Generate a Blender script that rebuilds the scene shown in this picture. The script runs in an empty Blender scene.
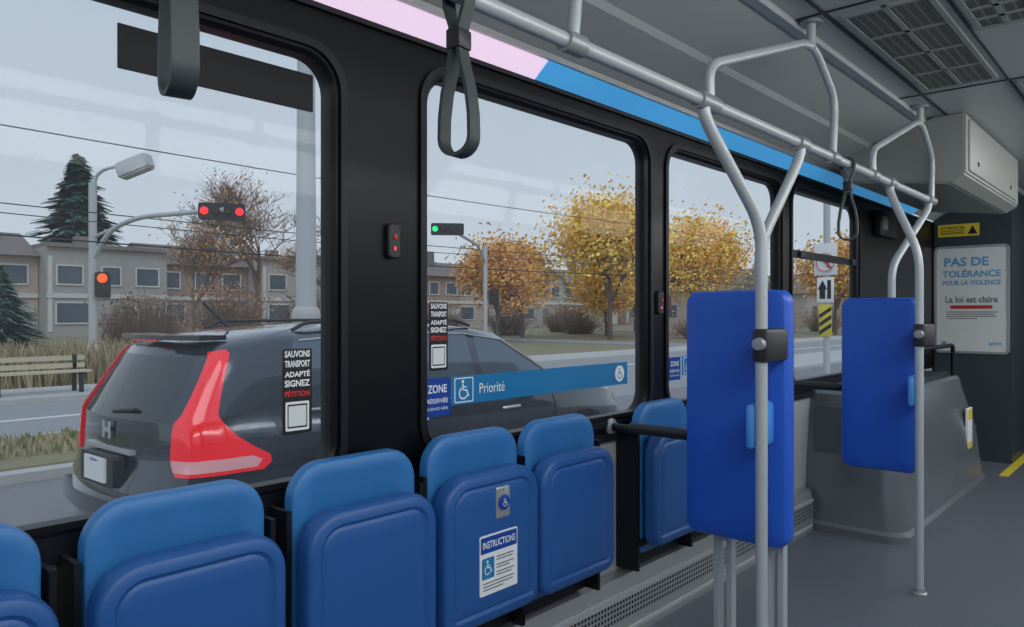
import bpy, bmesh, math, random
from mathutils import Vector, Matrix
random.seed(7)
SC=bpy.context.scene
COL=SC.collection
try:
    SC.view_settings.view_transform='Standard'
except Exception: pass

# ------------------------------------------------------------------ materials
def s2l(c):
    c=c/255.0
    return c/12.92 if c<=0.04045 else ((c+0.055)/1.055)**2.4
def rgb(r,g,b): return (s2l(r),s2l(g),s2l(b),1)
def M(name,col,rough=0.5,metal=0.0,var=0.06,scale=8,bump=0.0,bscale=200,emit=0,coat=0.0,spec=0.5):
    m=bpy.data.materials.new(name); m.use_nodes=True
    nt=m.node_tree; N=nt.nodes; L=nt.links; b=N['Principled BSDF']
    tc=N.new('ShaderNodeTexCoord')
    nz=N.new('ShaderNodeTexNoise'); nz.inputs['Scale'].default_value=scale; nz.inputs['Detail'].default_value=4
    L.new(tc.outputs['Object'],nz.inputs['Vector'])
    mx=N.new('ShaderNodeMix'); mx.data_type='RGBA'
    mx.inputs[6].default_value=tuple(c*(1-var) for c in col[:3])+(1,)
    mx.inputs[7].default_value=tuple(min(1,c*(1+var)) for c in col[:3])+(1,)
    L.new(nz.outputs['Fac'],mx.inputs[0]); L.new(mx.outputs[2],b.inputs['Base Color'])
    b.inputs['Roughness'].default_value=rough; b.inputs['Metallic'].default_value=metal
    b.inputs['Specular IOR Level'].default_value=spec
    if coat: b.inputs['Coat Weight'].default_value=coat; b.inputs['Coat Roughness'].default_value=0.05
    if emit:
        L.new(mx.outputs[2],b.inputs['Emission Color']); b.inputs['Emission Strength'].default_value=emit
    if bump:
        n2=N.new('ShaderNodeTexNoise'); n2.inputs['Scale'].default_value=bscale
        L.new(tc.outputs['Object'],n2.inputs['Vector'])
        bp=N.new('ShaderNodeBump'); bp.inputs['Strength'].default_value=bump; bp.inputs['Distance'].default_value=0.002
        L.new(n2.outputs['Fac'],bp.inputs['Height']); L.new(bp.outputs['Normal'],b.inputs['Normal'])
    return m
def glassmat(name,tint=(0.96,0.975,0.98),refl=0.008):
    m=bpy.data.materials.new(name); m.use_nodes=True
    nt=m.node_tree; N=nt.nodes; L=nt.links; N.clear()
    o=N.new('ShaderNodeOutputMaterial'); t=N.new('ShaderNodeBsdfTransparent'); g=N.new('ShaderNodeBsdfGlossy')
    t.inputs[0].default_value=(*tint,1); g.inputs['Roughness'].default_value=0.03
    mx=N.new('ShaderNodeMixShader'); mx.inputs[0].default_value=refl; L.new(t.outputs[0],mx.inputs[1]); L.new(g.outputs[0],mx.inputs[2])
    # hazy veil put into the pane: weak translucent mix, varied by noise
    d=N.new('ShaderNodeBsdfTranslucent'); d.inputs[0].default_value=(0.8,0.83,0.86,1)
    tc=N.new('ShaderNodeTexCoord'); nz=N.new('ShaderNodeTexNoise'); nz.inputs['Scale'].default_value=2.2; nz.inputs['Detail'].default_value=6
    L.new(tc.outputs['Object'],nz.inputs['Vector'])
    mr=N.new('ShaderNodeMapRange'); mr.inputs[1].default_value=0.3; mr.inputs[2].default_value=0.75; mr.inputs[3].default_value=0.015; mr.inputs[4].default_value=0.05
    L.new(nz.outputs['Fac'],mr.inputs[0])
    m2=N.new('ShaderNodeMixShader'); L.new(mr.outputs[0],m2.inputs[0]); L.new(mx.outputs[0],m2.inputs[1]); L.new(d.outputs[0],m2.inputs[2])
    L.new(m2.outputs[0],o.inputs[0]); return m
def dots(name,base,hole,ax,pitch,rad,rough=0.35,metal=0.6):
    m=bpy.data.materials.new(name); m.use_nodes=True
    nt=m.node_tree; N=nt.nodes; L=nt.links; b=N['Principled BSDF']
    tc=N.new('ShaderNodeTexCoord'); sp=N.new('ShaderNodeSeparateXYZ'); L.new(tc.outputs['Object'],sp.inputs[0])
    sq=[]
    for i,a in enumerate(ax):
        mu=N.new('ShaderNodeMath'); mu.operation='MULTIPLY'; mu.inputs[1].default_value=1/pitch[i]; L.new(sp.outputs[a],mu.inputs[0])
        fr=N.new('ShaderNodeMath'); fr.operation='FRACT'; L.new(mu.outputs[0],fr.inputs[0])
        su=N.new('ShaderNodeMath'); su.operation='SUBTRACT'; su.inputs[1].default_value=0.5; L.new(fr.outputs[0],su.inputs[0])
        ab=N.new('ShaderNodeMath'); ab.operation='ABSOLUTE'; L.new(su.outputs[0],ab.inputs[0])
        lt=N.new('ShaderNodeMath'); lt.operation='LESS_THAN'; lt.inputs[1].default_value=rad[i]; L.new(ab.outputs[0],lt.inputs[0])
        sq.append(lt)
    ad=N.new('ShaderNodeMath'); ad.operation='MULTIPLY'; L.new(sq[0].outputs[0],ad.inputs[0]); L.new(sq[1].outputs[0],ad.inputs[1])
    mx=N.new('ShaderNodeMix'); mx.data_type='RGBA'; mx.inputs[6].default_value=base; mx.inputs[7].default_value=hole
    L.new(ad.outputs[0],mx.inputs[0]); L.new(mx.outputs[2],b.inputs['Base Color'])
    b.inputs['Roughness'].default_value=rough; b.inputs['Metallic'].default_value=metal
    return m

m_black=M('black_trim',rgb(9,12,17),0.35,var=0.1,spec=0.25)
m_black2=M('black_rubber',rgb(18,22,28),0.45,var=0.1,spec=0.35)
m_wall=M('wall_laminate',rgb(172,176,178),0.5,var=0.03)
m_ceil=M('ceiling_panel',rgb(180,184,182),0.40,var=0.03)
m_box=M('cabinet_grey',rgb(152,155,150),0.45,var=0.03)
m_pole=M('pole_paint',rgb(184,190,193),0.40,metal=0.2,var=0.04,bump=0.08)
m_joint=M('joint_casting',rgb(158,163,165),0.4,metal=0.4,var=0.04)
m_floor=M('floor_vinyl',rgb(94,101,109),0.40,var=0.32,scale=420)
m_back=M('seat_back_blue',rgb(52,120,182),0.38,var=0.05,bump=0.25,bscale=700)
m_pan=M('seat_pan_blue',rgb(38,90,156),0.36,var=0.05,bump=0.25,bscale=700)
m_pad=M('pad_blue_vinyl',rgb(34,90,198),0.38,var=0.05,bump=0.3,bscale=500)
m_knob=M('knob_blue',rgb(80,150,225),0.35)
m_strap=M('strap_rubber',rgb(56,64,66),0.55,var=0.05)
m_dark=M('dark_plastic',rgb(40,43,46),0.45)
m_alu=M('aluminium',rgb(190,192,192),0.3,metal=0.7,var=0.03)
m_steel=M('steel_plate',rgb(190,192,190),0.3,metal=0.6)
m_white=M('white_print',rgb(238,240,240),0.5,var=0.01)
m_paper=M('poster_paper',rgb(222,228,226),0.4,var=0.02)
m_lblue=M('print_light_blue',rgb(100,165,210),0.5)
m_sblue=M('sticker_blue',rgb(28,124,178),0.4,var=0.03)
m_dblue=M('sticker_deep_blue',rgb(20,70,160),0.4,var=0.03)
m_red=M('print_red',rgb(200,50,50),0.5)
m_grey=M('print_grey',rgb(120,126,130),0.5)
m_ink=M('print_black',rgb(20,20,22),0.5)
m_yellow=M('yellow_print',rgb(225,205,60),0.5,var=0.03)
m_bulk=M('partition_dark',rgb(56,66,72),0.4,var=0.04)
m_pink=M('light_diffuser',rgb(234,208,232),0.5,var=0.02,emit=0.72)
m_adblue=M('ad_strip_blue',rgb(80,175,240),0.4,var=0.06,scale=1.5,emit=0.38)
m_glass=glassmat('window_glass')
m_hous=M('housing_grey',rgb(120,125,130),0.25,metal=0.3,var=0.04,bump=0.1)
m_hous2=M('housing_dark',rgb(90,96,102),0.25,metal=0.2,var=0.04)
m_ledred=M('led_red',rgb(255,60,40),0.4,emit=2.0)
m_perf=dots('perforated_aluminium',rgb(185,187,186),rgb(25,27,30),('Y','Z'),(0.022,0.022),(0.3,0.3))
m_grill=dots('ceiling_grille',rgb(138,138,132),rgb(22,22,22),('X','Y'),(0.034,0.016),(0.40,0.30),rough=0.5,metal=0.0)

# ------------------------------------------------------------------ mesh helpers
def finish(bm,name,mats,parent=None,smooth=True,ang=35,recalc=True):
    if recalc: bmesh.ops.recalc_face_normals(bm,faces=bm.faces)
    me=bpy.data.meshes.new(name); bm.to_mesh(me); bm.free()
    if not isinstance(mats,(list,tuple)): mats=[mats]
    for m in mats: me.materials.append(m)
    if smooth:
        for p in me.polygons: p.use_smooth=True
        me.set_sharp_from_angle(angle=math.radians(ang))
    o=bpy.data.objects.new(name,me); COL.objects.link(o)
    if parent: o.parent=parent
    return o
def thing(name,label,cat,loc=(0,0,0),rz=0,group=None):
    e=bpy.data.objects.new(name,None); e.location=loc; e.rotation_euler=(0,0,rz); e.empty_display_size=0.1
    COL.objects.link(e); e['label']=label; e['category']=cat
    if group: e['group']=group
    return e
def tag(o,label,cat,group=None,kind=None):
    o['label']=label; o['category']=cat
    if group: o['group']=group
    if kind: o['kind']=kind
    return o
def struct(o): o['kind']='structure'; return o
BAS={'X':(Vector((1,0,0)),Vector((0,1,0)),Vector((0,0,1))),
     '-Y':(Vector((0,-1,0)),Vector((1,0,0)),Vector((0,0,1))),
     '-Z':(Vector((0,0,-1)),Vector((0,1,0)),Vector((1,0,0))),
     '-X':(Vector((-1,0,0)),Vector((0,-1,0)),Vector((0,0,1)))}
def rr(cu,cv,w,h,rt,rb,seg=7):
    pts=[]
    rt=max(0.0008,min(rt,w/2-1e-4,h/2-1e-4)); rb=max(0.0008,min(rb,w/2-1e-4,h/2-1e-4))
    for (sx,sy,a0,r) in ((1,1,0,rt),(-1,1,90,rt),(-1,-1,180,rb),(1,-1,270,rb)):
        cx=cu+sx*(w/2-r); cy=cv+sy*(h/2-r)
        for i in range(seg+1):
            a=math.radians(a0+90*i/seg); pts.append((cx+r*math.cos(a),cy+r*math.sin(a)))
    return pts
def loopverts(bm,pts,B,n):
    return [bm.verts.new(B[0]*n+B[1]*p[0]+B[2]*p[1]) for p in pts]
def bridge(bm,a,b,mi=0):
    k=len(a)
    for i in range(k):
        f=bm.faces.new((a[i],a[(i+1)%k],b[(i+1)%k],b[i])); f.material_index=mi
def panel(name,cu,cv,w,h,rt,rb,layers,mat,basis='X',parent=None,seg=7,smooth=True):
    B=BAS[basis]; bm=bmesh.new(); prev=None
    for k,(ins,n) in enumerate(layers):
        lp=loopverts(bm,rr(cu,cv,w-2*ins,h-2*ins,max(rt-ins,0.001),max(rb-ins,0.001),seg),B,n)
        if prev: bridge(bm,prev,lp)
        if k==0 or k==len(layers)-1: bm.faces.new(lp)
        prev=lp
    return finish(bm,name,mat,parent,smooth)
def ring(name,o,i,ro,ri,n0,n1,mat,basis='X',parent=None,seg=7,bev=0.0):
    B=BAS[basis]; bm=bmesh.new()
    po=rr((o[0]+o[1])/2,(o[2]+o[3])/2,o[1]-o[0],o[3]-o[2],ro,ro,seg)
    pi=rr((i[0]+i[1])/2,(i[2]+i[3])/2,i[1]-i[0],i[3]-i[2],ri,ri,seg)
    a=loopverts(bm,po,B,n0); b=loopverts(bm,po,B,n1)
    d=loopverts(bm,pi,B,n0)
    if bev:
        pib=rr((i[0]+i[1])/2,(i[2]+i[3])/2,i[1]-i[0]+2*bev,i[3]-i[2]+2*bev,ri+bev,ri+bev,seg)
        c0=loopverts(bm,pib,B,n1); c=loopverts(bm,pi,B,n1-bev)
        bridge(bm,a,b); bridge(bm,b,c0); bridge(bm,c0,c); bridge(bm,c,d); bridge(bm,d,a)
    else:
        c=loopverts(bm,pi,B,n1)
        bridge(bm,a,b); bridge(bm,b,c); bridge(bm,c,d); bridge(bm,d,a)
    return finish(bm,name,mat,parent)
def addbox(bm,lo,hi,mi=0):
    vs=[bm.verts.new((x,y,z)) for x in (lo[0],hi[0]) for y in (lo[1],hi[1]) for z in (lo[2],hi[2])]
    for q in ((0,1,3,2),(4,6,7,5),(0,4,5,1),(2,3,7,6),(0,2,6,4),(1,5,7,3)):
        f=bm.faces.new([vs[k] for k in q]); f.material_index=mi
    return vs
def box(name,lo,hi,mat,parent=None,bev=0.0,seg=2):
    bm=bmesh.new(); addbox(bm,lo,hi)
    if bev: bmesh.ops.bevel(bm,geom=list(bm.edges),offset=bev,segments=seg,profile=0.5,affect='EDGES')
    return finish(bm,name,mat,parent,smooth=bev>0)
def boxes(name,lst,mats,parent=None):
    bm=bmesh.new()
    for t in lst: addbox(bm,t[0],t[1],t[2] if len(t)>2 else 0)
    return finish(bm,name,mats,parent,smooth=False)
def fillet(pts,r,n=6):
    pts=[Vector(p) for p in pts]
    if len(pts)<3 or r<=0: return pts
    out=[pts[0]]
    for k in range(1,len(pts)-1):
        a,b,c=pts[k-1],pts[k],pts[k+1]
        d1=min(r,(a-b).length*0.49); d2=min(r,(c-b).length*0.49)
        p=b+(a-b).normalized()*d1; q=b+(c-b).normalized()*d2
        for i in range(n+1):
            t=i/n; out.append(p*(1-t)**2+b*2*t*(1-t)+q*t*t)
    out.append(pts[-1]); return out
def sweepbm(bm,path,sec,closed=False,up=None,radii=None,mi=0):
    n=len(path); rings=[]
    def tan(i):
        if closed: return (path[(i+1)%n]-path[(i-1)%n]).normalized()
        if i==0: return (path[1]-path[0]).normalized()
        if i==n-1: return (path[-1]-path[-2]).normalized()
        return ((path[i+1]-path[i]).normalized()+(path[i]-path[i-1]).normalized()).normalized()
    t=tan(0)
    u=Vector(up) if up else (Vector((0,0,1)) if abs(t.z)<0.9 else Vector((1,0,0)))
    nrm=(u-t*u.dot(t)).normalized()
    for i in range(n):
        t=tan(i)
        nrm=(nrm-t*nrm.dot(t)).normalized(); b=t.cross(nrm)
        s=radii[i] if radii else 1
        rings.append([bm.verts.new(path[i]+nrm*p[0]*s+b*p[1]*s) for p in sec])
    k=len(sec)
    for i in range(n if closed else n-1):
        A=rings[i]; Bq=rings[(i+1)%n]
        for j in range(k):
            f=bm.faces.new((A[j],A[(j+1)%k],Bq[(j+1)%k],Bq[j])); f.material_index=mi
    if not closed:
        bm.faces.new(rings[0]).material_index=mi; bm.faces.new(rings[-1]).material_index=mi
def circ(r,n=12): return [(r*math.cos(2*math.pi*i/n),r*math.sin(2*math.pi*i/n)) for i in range(n)]
def tube(name,pts,r,mat,parent=None,fil=0.08,n=14):
    bm=bmesh.new(); sweepbm(bm,fillet(pts,fil),circ(r,n)); return finish(bm,name,mat,parent,ang=50)
def lathe(name,prof,mat,axis='Z',loc=(0,0,0),parent=None,n=28,ang=35):
    bm=bmesh.new(); rings=[]
    for (r,a) in prof:
        rg=[]
        for i in range(n):
            t=2*math.pi*i/n; c,s=r*math.cos(t),r*math.sin(t)
            p={'Z':(c,s,a),'X':(a,c,s),'Y':(c,a,s)}[axis]
            rg.append(bm.verts.new(Vector(p)+Vector(loc)))
        rings.append(rg)
    for i in range(len(rings)-1): bridge(bm,rings[i],rings[i+1])
    bm.faces.new(rings[0]); bm.faces.new(rings[-1])
    return finish(bm,name,mat,parent,ang=ang)
def textobj(name,s,basis,n,cu,cv,w,h,mat,parent=None,bold=0.0):
    cu_=bpy.data.curves.new(name,'FONT'); cu_.body=s; cu_.size=1; cu_.extrude=0.0; cu_.offset=bold
    cu_.resolution_u=3
    o=bpy.data.objects.new(name+'_src',cu_); COL.objects.link(o)
    dg=bpy.context.evaluated_depsgraph_get(); dg.update()
    me=bpy.data.meshes.new_from_object(o.evaluated_get(dg))
    bpy.data.objects.remove(o)
    xs=[v.co.x for v in me.vertices]; ys=[v.co.y for v in me.vertices]
    if not xs: return None
    x0,x1,y0,y1=min(xs),max(xs),min(ys),max(ys); B=BAS[basis]
    for v in me.vertices:
        u=cu+((v.co.x-x0)/(x1-x0)-0.5)*w; vv=cv+((v.co.y-y0)/(y1-y0)-0.5)*h
        v.co=B[0]*n+B[1]*u+B[2]*vv
    me.name=name; me.materials.clear(); me.materials.append(mat)
    o=bpy.data.objects.new(name,me); COL.objects.link(o)
    if parent: o.parent=parent
    return o
def flat(name,cu,cv,w,h,n,mat,basis='X',parent=None,r=0.004,t=0.001):
    return panel(name,cu,cv,w,h,r,r,[(0,n-t),(0,n)],mat,basis,parent,seg=3,smooth=False)
def wheelchair(name,basis,n,cu,cv,s,mat,parent):
    B=BAS[basis]; bm=bmesh.new()
    def P(a,b): return B[0]*n+B[1]*(cu+a*s)+B[2]*(cv+b*s)
    def disc(a,b,r):
        bm.faces.new([bm.verts.new(P(a+r*math.cos(t*math.pi/8),b+r*math.sin(t*math.pi/8))) for t in range(16)])
    def strip(pts,wd):
        vs=[]
        for i,p in enumerate(pts):
            q=pts[min(i+1,len(pts)-1)]; o=pts[max(i-1,0)]
            d=Vector((q[0]-o[0],q[1]-o[1])).normalized(); nn=Vector((-d.y,d.x))*wd/2
            vs.append((bm.verts.new(P(p[0]+nn.x,p[1]+nn.y)),bm.verts.new(P(p[0]-nn.x,p[1]-nn.y))))
        for i in range(len(vs)-1): bm.faces.new((vs[i][0],vs[i][1],vs[i+1][1],vs[i+1][0]))
    disc(-0.08,0.42,0.09)
    strip([(-0.08,0.3),(-0.05,0.0),(0.2,-0.02),(0.32,-0.34)],0.1)
    strip([(-0.06,0.16),(0.18,0.14)],0.07)
    strip([(-0.05+0.28*math.cos(math.radians(a)),-0.16+0.28*math.sin(math.radians(a))) for a in range(110,350,15)],0.08)
    return finish(bm,name,mat,parent,smooth=False,recalc=False)
def copy_thing(root,loc,rz=None,label=None):
    def cp(o,par):
        n=o.copy(); COL.objects.link(n)
        if par: n.parent=par
        for c in o.children: cp(c,n)
        return n
    r=cp(root,None); r.location=loc
    if rz is not None: r.rotation_euler=(0,0,rz)
    if label: r['label']=label
    return r

# ------------------------------------------------------------------ BUS SHELL
Y0,Y1=-3.0,9.6
struct(box('floor',(-0.06,Y0,-0.06),(2.56,Y1,0),m_floor))
WIN=[(-1.6,1.240),(1.606,2.90),(3.10,4.38),(4.58,5.80)]
ZBs=[0.895,0.920,0.93,0.93]; ZTs=[2.065,2.11,2.11,2.11]
struct(boxes('wall_left',[((-0.06,Y0,0),(0,Y1,0.835),0),((-0.06,Y0,-0.3),(-0.05,Y1,0),0),
      ((-0.06,Y0,0.835),(0,-1.7,2.22),1),((-0.06,5.9,0.835),(0,Y1,2.22),1)],[m_wall,m_black]))
edges=[(-1.7,1.42),(1.42,3.0),(3.0,4.48),(4.48,5.9)]
for k,((a,b),(e0,e1)) in enumerate(zip(WIN,edges)):
    ZB,ZT=ZBs[k],ZTs[k]
    struct(ring('trim_%d'%(k+1),(e0,e1,0.835,2.22),(a,b,ZB,ZT),0.001,0.09,-0.06,0.0,m_black,bev=0.012))
    w=struct(ring('window_%d'%(k+1),(a-0.045,b+0.045,ZB-0.045,ZT+0.045),(a-0.022,b+0.022,ZB-0.022,ZT+0.022),0.13,0.11,0.001,0.010,m_black2))
    g=panel('glass_pane',(a+b)/2,(ZB+ZT)/2,b-a+0.02,ZT-ZB+0.02,0.095,0.095,[(0,-0.040),(0,-0.034)],m_glass,parent=w)
    if k==3:
        boxes('transom',[((-0.034,a,1.70),(-0.004,b,1.745))],m_black2,w)
        for yy in (a+0.1,b-0.16):
            boxes('latch',[((-0.004,yy,1.705),(0.012,yy+0.06,1.74))],m_dark,w)
tag(flat('sun_strip',0.935,1.968,0.52,0.105,-0.030,m_black,r=0.003),'dark tinted strip stuck across the top of the bus window','sticker')
struct(boxes('trim_5',[((0.0,Y0,0.82),(0.022,5.9,0.85))],m_black2))
prof=[(0.0,2.23),(-0.03,2.56),(2.53,2.56),(2.5,2.23),(2.42,2.285),(1.85,2.5),(0.66,2.5),(0.64,2.485),(0.36,2.39),(0.34,2.37),(0.08,2.285)]
bm=bmesh.new()
A=[bm.verts.new((x,Y0,z)) for x,z in prof]; Bv=[bm.verts.new((x,Y1,z)) for x,z in prof]
bridge(bm,A,Bv); bm.faces.new(A); bm.faces.new(Bv)
struct(finish(bm,'ceiling',m_ceil,smooth=False))
def sheet(name,x0,z0,x1,z1,ya,yb,t,mat):
    d=Vector((z1-z0,0,-(x1-x0))).normalized()*t
    bm=bmesh.new()
    P=[(x0,z0),(x1,z1),(x1+d.x,z1+d.z),(x0+d.x,z0+d.z)]
    A=[bm.verts.new((x,ya,z)) for x,z in P]; B2=[bm.verts.new((x,yb,z)) for x,z in P]
    bridge(bm,A,B2); bm.faces.new(A); bm.faces.new(B2)
    return finish(bm,name,mat,smooth=False)
tag(sheet('light_panel',0.004,2.208,0.084,2.276,-2.5,2.105,0.006,m_pink),'long pinkish white translucent light diffuser above the bus windows','light')
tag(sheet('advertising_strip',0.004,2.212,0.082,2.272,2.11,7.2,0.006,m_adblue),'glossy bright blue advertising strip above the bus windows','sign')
struct(boxes('trim_6',[((0.0,Y0,2.195),(0.016,7.6,2.211))],m_black2))
struct(boxes('trim_7',[((0.082,Y0,2.266),(0.096,7.6,2.287))],m_alu))
struct(boxes('trim_8',[((0.62,Y0,2.47),(0.66,4.9,2.492))],m_pole))
lst=[((2.5,Y0,0),(2.56,Y1,0.9),0),((2.5,Y0,2.1),(2.56,Y1,2.25),1)]
for y in (-3,-1.4,0.1,1.6,3.1,4.6,6.1,7.6,9.2): lst.append(((2.5,y,0.9),(2.56,y+0.18,2.1),1))
struct(boxes('wall_right',lst,[m_wall,m_black]))
struct(boxes('wall_back',[((0,Y0,0),(2.5,Y0+0.05,2.5))],m_wall))
struct(boxes('wall_front',[((0,Y1-0.05,0),(2.5,Y1,0.8)),((0,Y1-0.05,2.1),(2.5,Y1,2.5)),((0,Y1-0.05,0.8),(0.1,Y1,2.1)),((2.4,Y1-0.05,0.8),(2.5,Y1,2.1))],m_black))
PY=8.0
struct(boxes('wall_partition',[((0.0,PY,0),(0.63,PY+0.06,2.5),0),((0.57,PY+0.06,0),(0.63,8.70,2.5),0),((0.57,8.70,0),(1.30,8.76,2.5),0)],m_bulk))
struct(boxes('trim_9',[((0.0,PY-0.04,0.0),(0.012,PY,2.21))],m_black))
struct(boxes('trim_10',[((0.635,7.35,0.0),(0.70,8.69,0.005))],m_yellow))

h=thing('heater_cover','perforated aluminium heater cover along the floor under the seats','heater cover')
bm=bmesh.new()
P=[(0.001,0.0),(0.07,0.0),(0.07,0.19),(0.05,0.255),(0.001,0.265)]
A=[bm.verts.new((x,-2.8,z)) for x,z in P]; B2=[bm.verts.new((x,4.72,z)) for x,z in P]
bridge(bm,A,B2); bm.faces.new(A); bm.faces.new(B2); finish(bm,'body',m_alu,h,smooth=False)
boxes('perforated_grille',[((0.07,-2.8,0.085),(0.073,4.70,0.175))],m_perf,h)
boxes('rail_strip',[((0.07,-2.8,0.19),(0.082,4.70,0.205))],m_pole,h)
boxes('rail_strip',[((0.07,-2.8,0.03),(0.078,4.70,0.045))],m_pole,h)

# ------------------------------------------------------------------ SEATS
def seat(cy,label,special=False):
    r=thing('folding_seat',label,'seat',(0,cy,0),group='folding seats along the window wall')
    W=0.425
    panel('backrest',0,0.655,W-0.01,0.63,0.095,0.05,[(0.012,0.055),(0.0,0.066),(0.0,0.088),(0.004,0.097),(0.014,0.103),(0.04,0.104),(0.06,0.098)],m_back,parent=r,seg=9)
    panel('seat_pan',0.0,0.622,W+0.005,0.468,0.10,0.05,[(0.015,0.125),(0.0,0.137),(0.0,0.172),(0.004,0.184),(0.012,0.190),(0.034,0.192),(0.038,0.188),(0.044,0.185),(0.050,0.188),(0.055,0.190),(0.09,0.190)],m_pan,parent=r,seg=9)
    for a,b in ((-0.228,-0.215),(0.215,0.228)):
        boxes('side_bracket',[((0.001,a,0.28),(0.11,b,0.86))],m_black2,r)
    boxes('mounting_frame',[((0.001,-0.215,0.28),(0.05,0.215,0.36)),((0.001,-0.215,0.7),(0.055,0.215,0.76)),((0.001,-0.04,0.36),(0.05,0.04,0.7))],m_black2,r)
    tube('hinge_bar',[(0.12,-0.222,0.40),(0.12,0.222,0.40)],0.014,m_black2,r,fil=0)
    if special:
        panel('button_plate',0.03,0.755,0.064,0.098,0.008,0.008,[(0,0.188),(0,0.193),(0.003,0.195)],m_steel,parent=r)
        lathe('push_button',[(0.024,0.194),(0.024,0.200),(0.019,0.202),(0.001,0.2025)],m_dblue,'X',(0,0.03,0.755),r)
        wheelchair('wheelchair_symbol','X',0.2035,0.03,0.755,0.026,m_white,r)
        for zz in (0.715,0.795): lathe('screw',[(0.005,0.194),(0.004,0.197)],m_joint,'X',(0,0.03,zz),r,n=10)
        lab=panel('instruction_label',0.012,0.572,0.172,0.185,0.006,0.006,[(0,0.188),(0,0.1925)],m_white,parent=r)
        flat('label_header',0.012,0.634,0.165,0.05,0.1932,m_dblue,parent=lab)
        textobj('label_lettering','INSTRUCTIONS','X',0.1938,0.012,0.634,0.148,0.022,m_white,lab,0.012)
        flat('symbol_square',-0.038,0.562,0.055,0.065,0.1932,m_sblue,parent=lab)
        wheelchair('wheelchair_symbol','X',0.1938,-0.038,0.564,0.046,m_white,lab)
        boxes('label_lines',[((0.192,0.0,z),(0.1932,0.0+wd,z+0.004)) for z,wd in ((0.587,0.08),(0.578,0.075),(0.562,0.08),(0.553,0.06),(0.539,0.082),(0.530,0.07))]
              +[((0.192,-0.06,z),(0.1932,-0.06+wd,z+0.004)) for z,wd in ((0.514,0.14),(0.504,0.135),(0.494,0.09))],m_grey,lab)
    return r
s=seat(0.768,'blue plastic folding seat folded up against the bus wall'); s.location.z=-0.022
copy_thing(s,(0,0.28,-0.026)); copy_thing(s,(0,1.255,-0.012))
seat(1.713,'blue folding seat with steel push button and INSTRUCTIONS label',True)
copy_thing(s,(0,2.160,0))
for y in (2.885,3.335,3.785): copy_thing(s,(0,y,0),label='blue plastic folding seat folded up behind the padded posts')
def arm(y,z,x1,label):
    r=thing('armrest',label,'armrest',(0.001,y,z),group='black armrest bars')
    tube('bar',[(0.0,0,0),(x1-0.05,0,0),(x1,0,-0.01)],0.017,m_black2,r,fil=0.03)
    lathe('wall_flange',[(0.035,0.0),(0.035,0.01),(0.02,0.016)],m_joint,'X',(0,0,0),r)
    tube('grip',[(0.10,0,0.006),(x1-0.06,0,0.006)],0.021,m_dark,r,fil=0)
arm(2.615,0.875,0.42,'black armrest bar projecting from the wall between seats')
arm(4.28,0.94,0.44,'black armrest bar projecting from the wall by the housing')

# ------------------------------------------------------------------ RAIL, STRAPS, POLES
RX,RZ=0.70,2.0
tag(tube('grab_rail',[(RX,-2.9,RZ),(RX,4.86,RZ)],0.019,m_pole,fil=0.1),'light grey overhead grab rail running along the bus ceiling','rail')
def hanger(yc):
    r=thing('rail_hanger','bent grey tube hanger joining the grab rail to the ceiling','rail hanger',(RX,yc,0),group='ceiling rail hangers')
    tube('bent_tube',[(0,-0.86,RZ),(0,-0.87,2.12),(0,-0.08,2.40),(0,0.03,2.40),(0,0.25,2.25),(0,0.22,RZ)],0.016,m_pole,r,fil=0.07)
    tube('ceiling_post',[(0,-0.02,2.39),(0,-0.02,2.49)],0.018,m_pole,r,fil=0)
    lathe('flange',[(0.045,2.485),(0.045,2.4995)],m_joint,'Z',(0,-0.02,0),r)
    for y in (-0.86,0.22):
        tube('clamp',[(0,y-0.035,RZ),(0,y+0.035,RZ)],0.027,m_joint,r,fil=0,n=16)
hanger(1.22);hanger(3.0);hanger(4.62)
def strap(y,rot=0,wdt=0.034,hw=0.038):
    r=thing('grab_strap','grey rubber grab strap looped over the overhead rail','strap',(RX,y,RZ),rz=rot,group='hanging grab straps')
    k=hw/0.038
    path=[]
    for a in range(0,181,20): path.append(Vector((0.027*math.cos(math.radians(a)),0,0.027*math.sin(math.radians(a)))))
    left=[(-0.024,-0.03),(-0.010,-0.07),(-0.008,-0.11),(-0.016*k,-0.15),(-0.030*k,-0.20),(-0.037*k,-0.25),(-0.038*k,-0.29)]
    path+= [Vector((x,0,z)) for x,z in left]
    for a in range(180,361,20): path.append(Vector((hw*math.cos(math.radians(a)),0,-0.295+0.034*math.sin(math.radians(a)))))
    path+= [Vector((-x,0,z)) for x,z in reversed(left)]
    bm=bmesh.new(); sec=[(-wdt/2,-0.004),(wdt/2,-0.004),(wdt/2,0.004),(-wdt/2,0.004)]
    sweepbm(bm,path,sec,True,up=(0,1,0)); finish(bm,'strap_band',m_strap,r)
    box('strap_clip',(-0.018,-wdt/2-0.004,-0.115),(0.018,wdt/2+0.004,-0.075),m_dark,r,bev=0.004)
strap(0.49,math.radians(-10),0.038); strap(1.06,math.radians(8)); strap(3.41,math.radians(10))
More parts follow.
